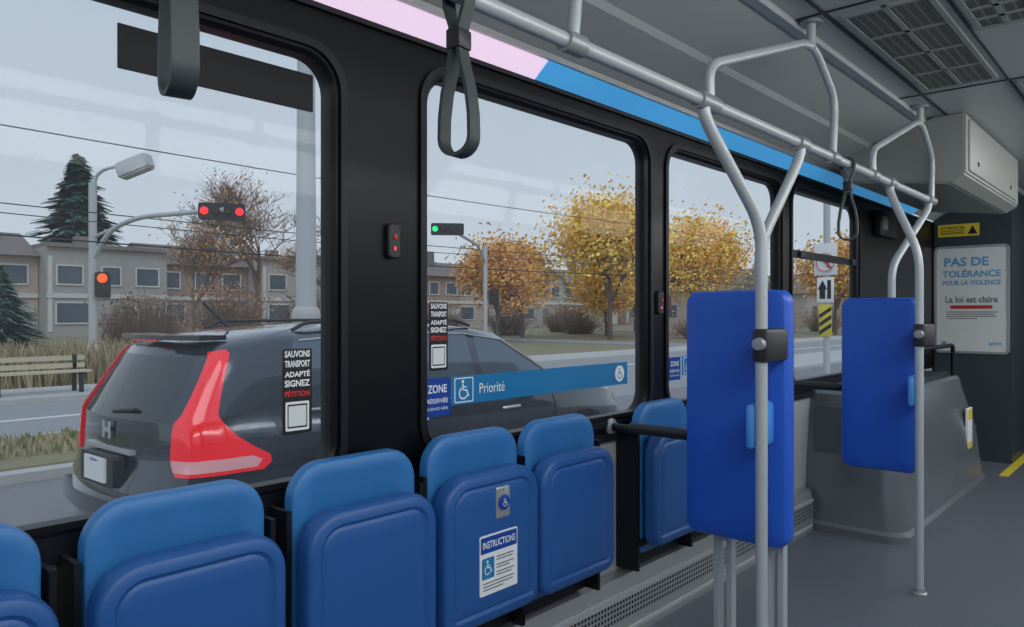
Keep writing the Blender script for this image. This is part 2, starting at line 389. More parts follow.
def post(px,py,pad0,pad1,pady,ya,yb,bx,by,legs):
    r=thing('padded_post','grey stanchion carrying a tall bright blue padded backrest board','stanchion',(px,py,0),group='padded wheelchair backrest posts')
    dx=RX-px
    tube('pole',[(dx,ya-py,RZ),(dx,ya-py,RZ-0.05),(0,0,1.64),(0,0,0.0)],0.0195,m_pole,r,fil=0.09)
    lathe('floor_flange',[(0.035,0.0),(0.035,0.006),(0.026,0.012),(0.024,0.03)],m_joint,'Z',(0,0,0),r)
    tube('rear_pole',[(dx,yb-py,RZ),(dx,yb-py,RZ-0.05),(bx-px,by-py,1.60),(bx-px,by-py,0.58)],0.0195,m_pole,r,fil=0.09)
    c0=(pad0+pad1)/2-px
    n=-(pady-py)
    panel('pad',c0,0.985,pad1-pad0,0.895,0.045,0.045,[(0.03,n-0.05),(0.008,n-0.045),(0.0,n-0.03),(0.0,n+0.02),(0.008,n+0.036),(0.028,n+0.042),(0.08,n+0.044)],m_pad,'-Y',r,seg=8)
    if legs:
        for X in ((pad0+0.105-px),(pad1-0.085-px)):
            ring('leg',(X-0.036,X+0.036,0.0,0.60),(X-0.012,X+0.012,0.07,0.50),0.012,0.010,n-0.095,n-0.058,m_pole,'-Y',r,bev=0.005)
    box('rear_plate',(c0-0.10,pady-py+0.055,0.58),(c0+0.12,pady-py+0.075,1.30),m_alu,r,bev=0.006)
    box('clamp_bracket',(-0.022,-0.03,1.19),(0.032,pady-py-0.03,1.30),m_dark,r,bev=0.012)
    lathe('clamp_knob',[(0.001,-0.048),(0.018,-0.046),(0.022,-0.040),(0.022,-0.028)],m_joint,'Y',(0.006,0,1.25),r)
    box('release_lever',(-0.050,-0.02,0.90),(-0.015,pady-py-0.03,1.05),m_knob,r,bev=0.016)
    for (xx,yy) in ((dx,ya-py),(dx,yb-py)):
        tube('rail_clamp',[(xx,yy-0.04,RZ),(xx,yy+0.04,RZ)],0.028,m_joint,r,fil=0,n=16)
post(0.76,2.38,0.40,0.785,2.56,2.10,2.87,0.63,2.66,True)
post(0.84,4.00,0.42,0.79,4.20,4.03,4.78,0.63,4.32,False)

# ------------------------------------------------------------------ CEILING CABINET, GRILLES
cb=thing('ceiling_cabinet','grey equipment cabinet hanging under the bus ceiling','cabinet')
bm=bmesh.new()
P=[(0.16,2.33),(0.22,2.17),(0.78,2.10),(0.86,2.15),(0.86,2.498),(0.70,2.498),(0.37,2.385)]
A=[bm.verts.new((x,4.9,z)) for x,z in P]; B2=[bm.verts.new((x,6.7,z)) for x,z in P]
bridge(bm,A,B2); bm.faces.new(A); bm.faces.new(B2)
bmesh.ops.bevel(bm,geom=[e for e in bm.edges],offset=0.010,segments=2,affect='EDGES'); finish(bm,'body',m_box,cb)
panel('door',5.78,2.325,1.6,0.30,0.02,0.02,[(0,0.86),(0,0.868),(0.006,0.871)],m_box,parent=cb)
for y in (5.2,6.3): lathe('latch',[(0.014,0.87),(0.014,0.876)],m_dark,'X',(0,y,2.24),cb)
def grille(x0,x1,y0,y1,label):
    r=thing('ceiling_grille',label,'vent',group='ceiling air vents')
    ring('grille_frame',(y0,y1,x0,x1),(y0+0.02,y1-0.02,x0+0.02,x1-0.02),0.01,0.006,-2.5,-2.488,m_box,'-Z',r)
    boxes('grille_face',[((x0+0.02,y0+0.02,2.492),(x1-0.02,y1-0.02,2.498))],m_grill,r)
    boxes('divider',[((x0+0.02,y0+(y1-y0)*k/4-0.012,2.489),(x1-0.02,y0+(y1-y0)*k/4+0.012,2.497)) for k in (1,2,3)]
        +[(((x0+x1)/2-0.01,y0,2.489),((x0+x1)/2+0.01,y1,2.497))],m_box,r)
grille(0.80,1.12,3.0,4.28,'large dark slotted air vent in the bus ceiling')
grille(1.17,1.38,3.0,3.5,'small slotted air vent in the bus ceiling')
grille(1.17,1.38,4.4,5.1,'small slotted air vent in the bus ceiling')
struct(boxes('trim_11',[((0.76,Y0,2.494),(0.775,4.9,2.5)),((1.145,Y0,2.494),(1.155,7.6,2.5)),((0.66,2.92,2.495),(1.9,2.93,2.5)),((0.66,4.36,2.495),(1.9,4.37,2.5))],m_dark))

# ------------------------------------------------------------------ WHEEL HOUSING
hs=thing('wheel_housing','grey moulded plastic wheel housing with rounded corner beside the aisle','housing')
def foot(x1,y0,y1,r,z):
    pts=[(0.002,y0,z)]
    for i in range(9):
        a=math.radians(-90+90*i/8); pts.append((x1-r+r*math.cos(a),y0+r+r*math.sin(a),z))
    for i in range(9):
        a=math.radians(90*i/8); pts.append((x1-r+r*math.cos(a),y1-r+r*math.sin(a),z))
    pts.append((0.002,y1,z)); return pts
bm=bmesh.new(); prev=None
L=[(0.60,4.74,7.15,0.12,0.0),(0.60,4.74,7.15,0.12,0.04),(0.575,4.76,7.12,0.12,0.06),(0.54,4.80,7.05,0.12,0.45),(0.47,4.86,6.9,0.12,0.78),(0.46,4.87,6.88,0.11,0.84),(0.44,4.89,6.86,0.10,0.86)]
for k,a in enumerate(L):
    lp=[bm.verts.new(p) for p in foot(*a)]
    if prev: bridge(bm,prev,lp)
    if k==0 or k==len(L)-1: bm.faces.new(lp)
    prev=lp
finish(bm,'body',m_hous,hs)
bm=bmesh.new()
vs=addbox(bm,(0.03,4.765,0.10),(0.42,4.80,0.76))
for v in bm.verts:
    if v.co.z>0.5: v.co.y+=0.070
bmesh.ops.bevel(bm,geom=list(bm.edges),offset=0.008,segments=2,affect='EDGES')
finish(bm,'front_panel',m_hous2,hs)
box('top_tray',(0.04,4.98,0.855),(0.40,6.8,0.885),m_dark,hs,bev=0.01)
tube('guard_bar',[(0.42,5.75,0.86),(0.42,5.75,1.10),(0.42,6.75,1.10),(0.42,6.75,0.86)],0.016,m_black2,hs,fil=0.06)
tube('guard_bar',[(0.06,5.75,0.86),(0.06,5.75,1.04),(0.42,5.75,1.04)],0.014,m_black2,hs,fil=0.05)
lb=box('warning_label',(0.535,6.60,0.30),(0.552,6.76,0.62),m_white,hs,bev=0.001)
box('label_print',(0.552,6.61,0.53),(0.5535,6.75,0.61),m_yellow,lb)
box('label_print',(0.552,6.61,0.31),(0.5535,6.75,0.36),m_yellow,lb)

# ------------------------------------------------------------------ SIGNS AND STICKERS
ps=thing('poster','white framed poster reading PAS DE TOLÉRANCE POUR LA VIOLENCE','poster')
N=-PY; cx=0.315
panel('poster_sheet',cx,1.48,0.585,0.98,0.03,0.03,[(0,N),(0,N+0.008),(0.004,N+0.011)],m_paper,'-Y',ps)
ring('poster_frame',(cx-0.302,cx+0.302,0.98,1.98),(cx-0.28,cx+0.28,1.002,1.958),0.045,0.03,N,N+0.016,m_steel,'-Y',ps)
n=N+0.0125
textobj('lettering','PAS DE','-Y',n,cx-0.04,1.83,0.36,0.085,m_lblue,ps,0.035)
textobj('lettering','TOLÉRANCE','-Y',n,cx,1.725,0.47,0.078,m_lblue,ps,0.035)
textobj('lettering','POUR LA VIOLENCE','-Y',n,cx,1.635,0.47,0.045,m_lblue,ps,0.035)
textobj('lettering','La loi est claire','-Y',n,cx,1.48,0.42,0.06,m_grey,ps,0.03)
panel('red_banner',cx,1.41,0.34,0.032,0.014,0.014,[(0,n-0.001),(0,n)],m_red,'-Y',ps)
boxes('small_print',[((cx-0.2,PY-0.0135,z),(cx-0.2+w_,PY-0.012,z+0.008)) for z,w_ in ((1.36,0.41),(1.34,0.38),(1.32,0.40),(1.30,0.25))],m_grey,ps)
lathe('round_emblem',[(0.022,-0.001),(0.022,0.0)],m_lblue,'Y',(cx-0.22,PY-0.013,1.07),ps)
textobj('lettering','stm','-Y',n,cx+0.19,1.075,0.10,0.035,m_lblue,ps,0.02)
wl=thing('warning_sticker','yellow rectangular ATTENTION warning sticker on the dark partition','sticker')
flat('sticker_sheet',0.21,2.128,0.34,0.115,N+0.003,m_yellow,'-Y',wl)
textobj('lettering','ATTENTION','-Y',N+0.0036,0.16,2.15,0.2,0.03,m_ink,wl,0.02)
boxes('small_print',[((0.06,PY-0.0037,z),(0.26,PY-0.0032,z+0.006)) for z in (2.12,2.105,2.092)],m_ink,wl)
bm=bmesh.new(); bm.faces.new([bm.verts.new((x,PY-0.0037,z)) for x,z in ((0.285,2.088),(0.365,2.088),(0.325,2.168))]); finish(bm,'warning_triangle',m_ink,wl,smooth=False,recalc=False)

def petition(cu,cz,w,h):
    r=thing('petition_sticker','black and white petition sticker stuck inside the bus window','sticker',group='petition stickers')
    n=-0.030
    flat('sticker_sheet',cu,cz,w,h,n,m_ink,parent=r,r=0.006)
    rows=['SAUVONS','TRANSPORT','ADAPTÉ','SIGNEZ']
    for k,tx in enumerate(rows):
        textobj('lettering',tx,'X',n+0.0006,cu,cz+h*(0.44-0.115*k),w*0.86,h*0.08,m_white,r,0.035)
    textobj('lettering','PÉTITION','X',n+0.0006,cu,cz+h*(0.44-0.46),w*0.86,h*0.08,m_red,r,0.035)
    ring('blank_square_frame',(cu-w*0.40,cu+w*0.40,cz-h*0.46,cz-h*0.12),(cu-w*0.34,cu+w*0.34,cz-h*0.43,cz-h*0.15),0.004,0.003,n,n+0.0008,m_white,'X',r)
    flat('blank_square',cu,cz-h*0.29,w*0.6,h*0.24,n+0.0008,m_paper,parent=r,r=0.002)
petition(1.145,1.135,0.092,0.235); petition(1.672,1.275,0.082,0.225)
def zone(cu,cz,w,h):
    z=thing('reserved_zone_sticker','deep blue ZONE RÉSERVÉE sticker on the window glass','sticker',group='reserved zone stickers')
    n=-0.030
    flat('sticker_sheet',cu,cz,w,h,n,m_dblue,parent=z,r=0.004)
    textobj('lettering','ZONE','X',n+0.0006,cu,cz+h*0.22,w*0.72,h*0.22,m_white,z,0.02)
    textobj('lettering','RÉSERVÉE','X',n+0.0006,cu,cz-h*0.08,w*0.8,h*0.15,m_white,z,0.01)
    textobj('lettering','RESERVED AREA','X',n+0.0006,cu,cz-h*0.30,w*0.8,h*0.08,m_white,z,0.0)
zone(1.666,1.075,0.118,0.125); zone(3.20,1.085,0.11,0.11)
def prio(u0,u1,cz,h):
    r=thing('priority_sticker_strip','long blue Priorité sticker strip across the window glass','sticker',group='priority sticker strips')
    n=-0.030
    flat('sticker_sheet',(u0+u1)/2,cz,u1-u0,h,n,m_sblue,parent=r,r=0.003)
    wheelchair('wheelchair_symbol','X',n+0.0006,u0+0.06,cz,h*0.7,m_white,r)
    ring('symbol_frame',(u0+0.015,u0+0.105,cz-h*0.44,cz+h*0.44),(u0+0.019,u0+0.101,cz-h*0.40,cz+h*0.40),0.006,0.004,n,n+0.0005,m_white,'X',r)
    textobj('lettering','Priorité','X',n+0.0006,u0+0.20,cz,0.13,0.036,m_white,r,0.0)
    lathe('white_disc',[(0.035,n),(0.035,n+0.0005)],m_white,'X',(0,u1-0.06,cz),r)
    wheelchair('wheelchair_symbol','X',n+0.0010,u1-0.06,cz,h*0.5,m_sblue,r)
prio(1.728,2.79,1.090,0.096); prio(3.27,4.2,1.096,0.092)
def button(y,z):
    r=thing('stop_button','small black stop request button with red light on window pillar','button',(0.001,y,z),group='pillar stop buttons')
    panel('button_housing',0,0,0.045,0.105,0.012,0.012,[(0,0.0),(0,0.014),(0.004,0.018)],m_dark,parent=r)
    lathe('red_button',[(0.008,0.017),(0.008,0.022),(0.001,0.023)],m_red,'X',(0,0,0.012),r)
    boxes('red_light',[((0.018,-0.003,-0.028),(0.019,0.003,-0.018))],m_ledred,r)
button(1.45,1.57); button(2.998,1.40)
ct=thing('control_box','black wall control box with small white plate beside the window','control box')
box('body',(0.001,6.15,1.95),(0.06,6.6,2.15),m_black2,ct,bev=0.01)
box('plate',(0.06,6.2,2.0),(0.063,6.32,2.1),m_grey,ct,bev=0.001)

# ------------------------------------------------------------------ OUTSIDE
G=-0.41
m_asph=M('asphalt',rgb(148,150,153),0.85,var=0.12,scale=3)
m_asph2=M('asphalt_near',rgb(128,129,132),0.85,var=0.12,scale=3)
m_conc=M('concrete',rgb(182,182,179),0.85,var=0.08,scale=2)
m_turf=M('dry_turf',rgb(136,130,102),0.95,var=0.3,scale=2)
m_paint=M('road_paint',rgb(220,220,216),0.7)
struct(box('ground',(-220,-80,G-0.3),(60,260,G-0.04),m_turf))
tag(box('road',(-7.2,-60,G-0.04),(8,240,G),m_asph2),'grey asphalt road lane beside the bus','road')
tag(box('road',(-15.0,-60,G-0.04),(-10.0,240,G),m_asph),'far asphalt carriageway across the median','road')
tag(box('road',(-58,36,G-0.04),(-15.0,39.5,G),m_asph),'grey asphalt side street meeting the avenue','road')
tag(box('road',(-10.0,11,G-0.04),(-7.2,22,G),m_asph),'asphalt gap between the two medians','road')
tag(box('road_line',(-12.6,-40,G),(-12.45,200,G+0.008),m_paint),'painted white lane line on the far road','road marking')
tag(box('road_line',(-1.9,-40,G),(-1.75,60,G+0.008),m_paint),'painted white lane line beside the bus','road marking')
md=thing('median','concrete kerbed median with dry grass','median')
box('kerb',(-10.0,-50,G-0.04),(-7.2,11,G+0.10),m_conc,md); box('turf',(-9.75,-49.8,G+0.10),(-7.45,10.8,G+0.12),m_turf,md)
tag(box('median',(-10.0,22,G-0.04),(-7.2,200,G+0.10),m_conc),'plain concrete median beyond the intersection','median')
tag(box('sidewalk',(-17.4,-60,G-0.04),(-15.0,35,G+0.10),m_conc),'concrete sidewalk across the avenue','sidewalk')
tag(box('sidewalk',(-17.4,40,G-0.04),(-15.0,230,G+0.10),m_conc),'concrete sidewalk beyond the side street','sidewalk')

def grass(name,label,x0,x1,y0,y1,n,h,cols,seed,base=-0.03):
    random.seed(seed); bm=bmesh.new()
    for _ in range(n):
        x=random.uniform(x0,x1); y=random.uniform(y0,y1); a=random.uniform(0,6.28); hh=h*random.uniform(0.5,1.15); w=0.014*random.uniform(.7,1.6)*(1+h)
        lx,ly=random.uniform(-.3,.3)*hh,random.uniform(-.3,.3)*hh
        c,s_=math.cos(a)*w,math.sin(a)*w
        v=[bm.verts.new(p) for p in ((x-c,y-s_,G+base),(x+c,y+s_,G+base),(x+lx*.4+c*.7,y+ly*.4+s_*.7,G+base+hh*.6),(x+lx,y+ly,G+base+hh),(x+lx*.4-c*.7,y+ly*.4-s_*.7,G+base+hh*.6))]
        f=bm.faces.new(v); f.material_index=random.randrange(len(cols))
    return tag(finish(bm,name,cols,smooth=False,recalc=False),label,'grass',kind='stuff')
m_gr1=M('grass_straw',rgb(186,172,138),0.9); m_gr2=M('grass_tan',rgb(160,144,114),0.9); m_gr3=M('grass_green',rgb(132,140,96),0.9); m_tw=M('twig_brown',rgb(134,112,98),0.9); m_tw2=M('twig_red',rgb(160,130,108),0.9)
grass('ornamental_grass','tall dry straw coloured ornamental grass behind the bench',-20.5,-18.2,1,14,5500,1.05,[m_gr1,m_gr2],3)
grass('median_grass','short yellow green grass on the median',-9.5,-8.0,-2,10.8,4500,0.12,[m_gr1,m_gr3],4,base=0.12)

def leafset(bm,centers,n,rad,size,mats):
    for _ in range(n):
        c=random.choice(centers)
        p=c+Vector((random.gauss(0,1),random.gauss(0,1),random.gauss(0,0.8)))*rad*0.6
        d=Vector((random.uniform(-1,1),random.uniform(-1,1),random.uniform(-1,1))).normalized()
        e=d.orthogonal().normalized(); f_=d.cross(e); s_=size*random.uniform(.6,1.3)
        f=bm.faces.new([bm.verts.new(p+e*s_*a+f_*s_*b) for a,b in ((-.5,-.35),(.5,-.35),(.6,.35),(-.4,.4))]); f.material_index=random.randrange(len(mats))
m_bark=M('bark_grey',rgb(108,97,90),0.9)
def tree(label,x,y,H,spread,mats,nleaf,lsize,depth=5,seed=1,lrad=0.5,twigmat=None,trunk=0.3,wide=1.0):
    random.seed(seed)
    r=thing('tree',label,'tree',(x,y,G-0.03))
    bm=bmesh.new(); tips=[]
    def seg(p,d,l,rad,k):
        q=p+d*l
        n=6 if k>2 else 3
        sweepbm(bm,[p,(p+q)/2+Vector((random.uniform(-1,1),random.uniform(-1,1),0))*l*0.05,q],circ(max(rad,0.012),n),radii=[1,.82,.62])
        if k<=3: tips.append(q)
        if k==0: return
        for j in range(4 if k<depth else 5):
            a=random.uniform(0,6.28); t=random.uniform(.45,.95)
            side=Vector((math.cos(a),math.sin(a),0))
            nd=(d*t+side*spread*random.uniform(.5,1.0)+Vector((0,0,.12))).normalized()
            st=p+d*l*random.uniform(.55,1.0)
            seg(st,nd,l*random.uniform(.62,.82),rad*.52,k-1)
    seg(Vector((0,0,0)),Vector((0,0,1)),H*trunk,H*0.016,depth)
    mz=max(t.z for t in tips); k=H/mz
    for v in bm.verts: v.co.z*=k; v.co.x*=wide; v.co.y*=wide
    for t in tips: t.z*=k; t.x*=wide; t.y*=wide
    finish(bm,'trunk',twigmat or m_bark,r,ang=60)
    if nleaf:
        bm=bmesh.new(); leafset(bm,tips,nleaf,lrad,lsize,mats); finish(bm,'foliage',mats,r,smooth=False,recalc=False)
    return r
m_o1=M('leaf_orange',rgb(242,182,84),0.8,var=0.12); m_o2=M('leaf_yellow',rgb(254,220,108),0.8,var=0.1); m_o3=M('leaf_rust',rgb(208,154,100),0.8,var=0.2)
m_g1=M('needle_green',rgb(88,118,98),0.8,var=0.2); m_g2=M('needle_dark',rgb(68,96,84),0.8,var=0.2)
tree('large nearly bare tree with a few brown leaves',-41,24,11.2,0.95,[m_o3,m_tw2],1300,0.11,5,11,0.7,m_tw,wide=1.25)
tree('bare brown tree beside the row houses',-46,33,10.2,0.95,[m_o3,m_o1],1300,0.11,5,12,0.7,m_tw,wide=1.25)
tree('bare brown tree by the shrubs',-38,18.5,7.0,0.95,[m_o3,m_o1],800,0.11,5,19,0.6,m_tw)
tree('bright orange yellow autumn tree by the street corner',-27.8,43,9.0,0.95,[m_o1,m_o2,m_o2],17000,0.2,5,13,2.1,trunk=0.16,wide=1.45)
tree('small rusty orange autumn tree by the sidewalk',-30.5,34.5,5.6,0.95,[m_o3,m_o1],8000,0.17,4,14,1.3,trunk=0.16,wide=1.5)
tree('medium orange autumn tree behind the signal',-34.8,41.8,6.8,0.95,[m_o3,m_o1,m_o2],10000,0.18,4,29,1.5,trunk=0.16,wide=1.6)
tree('orange yellow autumn tree beyond the side street',-28.6,57,8.8,0.95,[m_o1,m_o2],16000,0.2,5,15,2.1,trunk=0.16,wide=1.45)
tree('orange autumn tree down the avenue',-20.5,66,7.4,0.9,[m_o1,m_o2,m_o3],10000,0.22,4,16,1.7,trunk=0.16,wide=1.5)
tree('rusty orange tree down the avenue',-38,62,6.5,0.9,[m_o1,m_o3],8000,0.22,4,17,1.5,trunk=0.16,wide=1.6)
tree('low yellow orange tree beyond the side street',-33,50,5.4,0.9,[m_o1,m_o2],8500,0.2,4,37,1.5,trunk=0.14,wide=1.6)
tree('yellow orange autumn tree far down the avenue',-19,82,6.5,0.9,[m_o1,m_o2],7000,0.25,4,18,1.5,trunk=0.18,wide=1.4)
def conifer(label,x,y,H,R,n,seed,sz):
    random.seed(seed); r=thing('conifer_tree',label,'tree',(x,y,G-0.03))
    bm=bmesh.new(); sweepbm(bm,[Vector((0,0,0)),Vector((0,0,H*.5)),Vector((0,0,H*.98))],circ(H*0.015,7),radii=[1,.6,.1]); finish(bm,'trunk',m_bark,r)
    bm=bmesh.new()
    lim=[(random.uniform(0,6.28),random.uniform(.55,1.0)) for _ in range(60)]
    for _ in range(n):
        t=random.random()**0.7; lv=int(t*59); z=H*(1-(lv+.5)/60)*0.93+H*.06
        a0,l0=lim[lv]; arm_=random.randrange(5); a=a0+arm_*1.256+random.gauss(0,.16)
        rad=R*t**0.8*l0*random.uniform(.1,1.0)
        p=Vector((rad*math.cos(a),rad*math.sin(a),z-rad*.18+random.gauss(0,.12))); o=Vector((math.cos(a),math.sin(a),-.3)).normalized(); s_=Vector((-math.sin(a),math.cos(a),random.uniform(-.3,.3)))
        L_=sz*random.uniform(.6,1.3)
        f=bm.faces.new([bm.verts.new(q) for q in (p-o*L_*.5-s_*L_*.2,p-o*L_*.5+s_*L_*.2,p+o*L_*.6+s_*L_*.08,p+o*L_*.6-s_*L_*.08)]); f.material_index=random.randrange(2)
    finish(bm,'foliage',[m_g1,m_g2],r,smooth=False,recalc=False)
conifer('tall dark green spruce rising behind the row houses',-84,27.8,18.2,8.2,10000,21,1.3)
conifer('small rounded green conifer beside the sidewalk',-44.5,11.2,4.2,2.6,5000,23,0.5)
conifer('dark green spruce behind distant row houses',-80,66,14.5,4.4,3500,24,1.3)
def shrub(x,y,h,w,seed,mats):
    random.seed(seed); r=thing('shrub','dense twiggy brown leafless shrub along the sidewalk','shrub',(x,y,G-0.03),group='twiggy shrubs')
    bm=bmesh.new()
    for _ in range(900):
        a=random.uniform(0,6.28); q=random.random()**.5*w/2; t=Vector((q*math.cos(a),q*math.sin(a),h*random.uniform(.45,1)*(1-.35*(2*q/w)**2)))
        b0=Vector((t.x*.55,t.y*.55,0)); s_=Vector((-math.sin(a),math.cos(a),0))*0.018
        f=bm.faces.new([bm.verts.new(p) for p in (b0-s_,b0+s_,t+s_*.4,t-s_*.4)]); f.material_index=0
    finish(bm,'twigs',mats[:1],r,smooth=False,recalc=False)
    bm=bmesh.new(); cs=[Vector((random.uniform(-.45,.45)*w,random.uniform(-.45,.45)*w,random.uniform(.15,.9)*h)) for _ in range(30)]
    leafset(bm,cs,1300,.45,.10,mats); finish(bm,'foliage',mats,r,smooth=False,recalc=False)
for k,(x,y,h_) in enumerate([(-33,14.0,2.9),(-34,18.6,3.4),(-33.5,23.2,3.2),(-34,27.9,3.3),(-37,32.6,3.0),(-40,46,2.8),(-38,53,2.8),(-43,57,2.8),(-30,71,2.6),(-25,76,2.4),(-43,41.3,2.6),(-24,49,1.8),(-23,57,2.0)]):
    shrub(x,y,h_,4.4,40+k,[m_tw,m_tw2,m_o3] if k%2 else [m_tw,m_tw2,m_gr2])

# row houses
m_br1=M('brick_beige',rgb(182,168,156),0.9,var=0.12,scale=1.5); m_br2=M('brick_grey',rgb(168,165,162),0.9,var=0.1,scale=1.5); m_br3=M('brick_brown',rgb(160,138,124),0.9,var=0.12,scale=1.5)
m_roof=M('roof_edge',rgb(132,124,118),0.8); m_roof2=M('roof_shingle',rgb(122,114,110),0.85); m_sid=M('siding',rgb(206,203,198),0.8); m_hg=M('house_glass',rgb(90,100,112),0.15,var=0.2)
def house(loc,brick,label,pitched=False):
    r=thing('row_house',label,'house',loc,group='two storey row houses')
    W=9.0
    boxes('walls',[((-9,-W/2,0),(0,W/2,6.3 if pitched else 6.9),0),((0,-W/2,3.0),(0.12,W/2,3.35),1),((0,-W/2+.1,0.4),(0.06,-W/2+.4,6.2),1)],[brick,m_sid],r)
    if pitched:
        bm=bmesh.new(); v=[bm.verts.new(p) for p in ((-9.5,-W/2,6.2),(0.6,-W/2,6.2),(0.6,W/2,6.2),(-9.5,W/2,6.2),(-4.5,-W/2,8.3),(-4.5,W/2,8.3))]
        for q in ((0,1,2,3),(1,2,5,4),(0,3,5,4),(0,1,4),(2,3,5)): bm.faces.new([v[i] for i in q])
        addbox(bm,(-3.6,1.6,7.0),(-2.7,2.6,9.3))
        finish(bm,'roof',m_roof2,r,smooth=False)
    else:
        boxes('roof',[((-9.1,-W/2,6.9),(0.35,W/2,7.2),0),((-6,-0.8,7.1),(-5,0.2,8.3),0)],m_roof,r)
    for (y,z,w,h_) in ((-2.9,4.1,1.7,1.35),(0.1,4.1,1.3,1.35),(2.9,4.1,1.7,1.35),(-2.7,1.1,2.2,1.5)):
        q=ring('window',(y-w/2-.12,y+w/2+.12,z-.12,z+h_+.12),(y-w/2,y+w/2,z,z+h_),0.01,0.01,0.0,0.10,m_sid,parent=r,seg=1)
        boxes('window_pane',[((0.0,y-w/2,z),(0.04,y+w/2,z+h_))],m_hg,q)
    boxes('door',[((0,0.3,0.3),(0.08,1.3,2.5))],m_roof,r)
    boxes('garage_door',[((0,1.9,0.1),(0.08,4.2,2.4))],m_sid,r)
    return r
h1=house((-64,14,G-0.05),m_br1,'two storey beige brick row house with pitched roof',True)
h2=house((-62.2,23.05,G-0.05),m_br2,'two storey grey brick row house with flat roof')
h3=house((-65.5,32.1,G-0.05),m_br3,'two storey brown brick row house with pitched roof',True)
seq=[h2,h1,h3,h1,h2,h3,h1,h3,h2,h1,h3,h1]
for k,hh in enumerate(seq):
    copy_thing(hh,(-64+[1.2,-1.5,0,-0.8,1.5][k%5],41.15+9.05*k,G-0.05))
copy_thing(h3,(-65,4.9,G-0.05))
def gable(x,y,w,label):
    r=thing('detached_house',label,'house',(x,y,G-0.05),group='distant houses')
    boxes('walls',[((-5,-w/2,0),(5,w/2,4.4))],m_br1,r)
    bm=bmesh.new(); v=[bm.verts.new(p) for p in ((-5.5,-w/2-.5,4.4),(5.5,-w/2-.5,4.4),(5.5,w/2+.5,4.4),(-5.5,w/2+.5,4.4),(-5.5,0,7.2),(5.5,0,7.2))]
    for q in ((0,1,2,3),(0,1,5,4),(2,3,4,5),(0,3,4),(1,2,5)): bm.faces.new([v[i] for i in q])
    finish(bm,'roof',m_roof2,r,smooth=False)
    for yy in (-w/4,w/4):
        boxes('window',[((5,yy-.8,1.4),(5.06,yy+.8,2.8))],m_hg,r)
    for xx in (-2.5,2.2):
        boxes('window',[((xx-.8,-w/2-.06,1.4),(xx+.8,-w/2,2.8))],m_hg,r)
gable(-42,86,12,'low brown roofed house down the avenue'); gable(-40,104,12,'low brown roofed house far down the avenue'); gable(-33,122,13,'low brown roofed house far down the avenue'); gable(-32,142,12,'low brown roofed house at the end of the avenue')

bn=thing('bench','long beige slatted public bench on the sidewalk','bench',(-15.9,4.2,G+0.10))
m_bn=M('bench_wood',rgb(196,186,162),0.7)
boxes('backrest',[((0.10,-1.7,0.50),(0.14,1.7,0.60)),((0.12,-1.7,0.66),(0.16,1.7,0.76))],m_bn,bn)
boxes('seat',[((-0.35,-1.7,0.42),(-0.22,1.7,0.46)),((-0.19,-1.7,0.42),(-0.06,1.7,0.46)),((-0.03,-1.7,0.42),(0.10,1.7,0.46))],m_bn,bn)
for y in (-1.5,0,1.5):
    boxes('leg',[((-0.33,y-.04,0),(-0.27,y+.04,0.42)),((0.10,y-.04,0),(0.15,y+.04,0.78)),((-0.33,y-.04,0.38),(0.12,y+.04,0.42))],m_dark,bn)
bn.rotation_euler=(0,0,math.pi)

m_post=M('galvanised_pole',rgb(190,194,197),0.5,metal=0.1); m_sig=M('signal_housing',rgb(44,48,50),0.5); m_off=M('lens_off',rgb(60,50,30),0.4)
m_sred=M('lens_red',rgb(255,40,50),0.4,emit=1.2); m_sgr=M('lens_green',rgb(40,210,120),0.4,emit=1.0); m_sor=M('lens_orange',rgb(255,90,30),0.4,emit=1.0)
def lens(loc,mat,par,B,r=0.15,name='signal_lens'):
    n=Vector(B).normalized(); e=Vector((0,0,1)).cross(n).normalized(); f_=n.cross(e); bm=bmesh.new()
    c=Vector(loc)
    a=[bm.verts.new(c+n*0.0+(e*math.cos(t*math.pi/8)+f_*math.sin(t*math.pi/8))*r) for t in range(16)]
    b=[bm.verts.new(c+n*0.04+(e*math.cos(t*math.pi/8)+f_*math.sin(t*math.pi/8))*r*.8) for t in range(16)]
    bridge(bm,a,b); bm.faces.new(b); bm.faces.new(a)
    return finish(bm,name,mat,par)
def signalhead(par,c,facing,cols,w,h,horizontal=True):
    n=Vector(facing).normalized(); e=Vector((0,0,1)).cross(n).normalized(); f_=Vector((0,0,1)); bm=bmesh.new()
    c=Vector(c)
    pts=rr(0,0,w,h,0.08,0.08,4)
    a=[bm.verts.new(c+e*p[0]+f_*p[1]-n*0.12) for p in pts]; b=[bm.verts.new(c+e*p[0]+f_*p[1]+n*0.08) for p in pts]
    bridge(bm,a,b); bm.faces.new(a); bm.faces.new(b)
    hd=finish(bm,'signal_head',m_sig,par)
    k=len(cols)
    for i,m in enumerate(cols):
        off=(e*((i+.5)/k-.5)*w) if horizontal else (f_*(.5-(i+.5)/k)*h)
        lens(c+off+n*0.085,m,hd,n,min(w/(k if horizontal else 1),h/(1 if horizontal else k))*0.36)
    return hd
tp=thing('traffic_signal_pole','grey pole with street lamp, red traffic signal arm and pedestrian signal','traffic light',(-26.4,9.6,G))
tube('pole',[(0,0,0),(0,0,6.3)],0.13,m_post,tp,fil=0)
lathe('base',[(0.24,0),(0.24,0.5),(0.15,0.7)],m_post,'Z',(0,0,0),tp)
tube('lamp_arm',[(0,0,6.0),(0.1,0.1,6.7),(0.8,0.65,6.9)],0.06,m_post,tp,fil=0.5)
bm=bmesh.new(); addbox(bm,(-0.6,-0.25,-0.28),(0.6,0.25,0.28)); bmesh.ops.bevel(bm,geom=list(bm.edges),offset=0.07,segments=2,affect='EDGES')
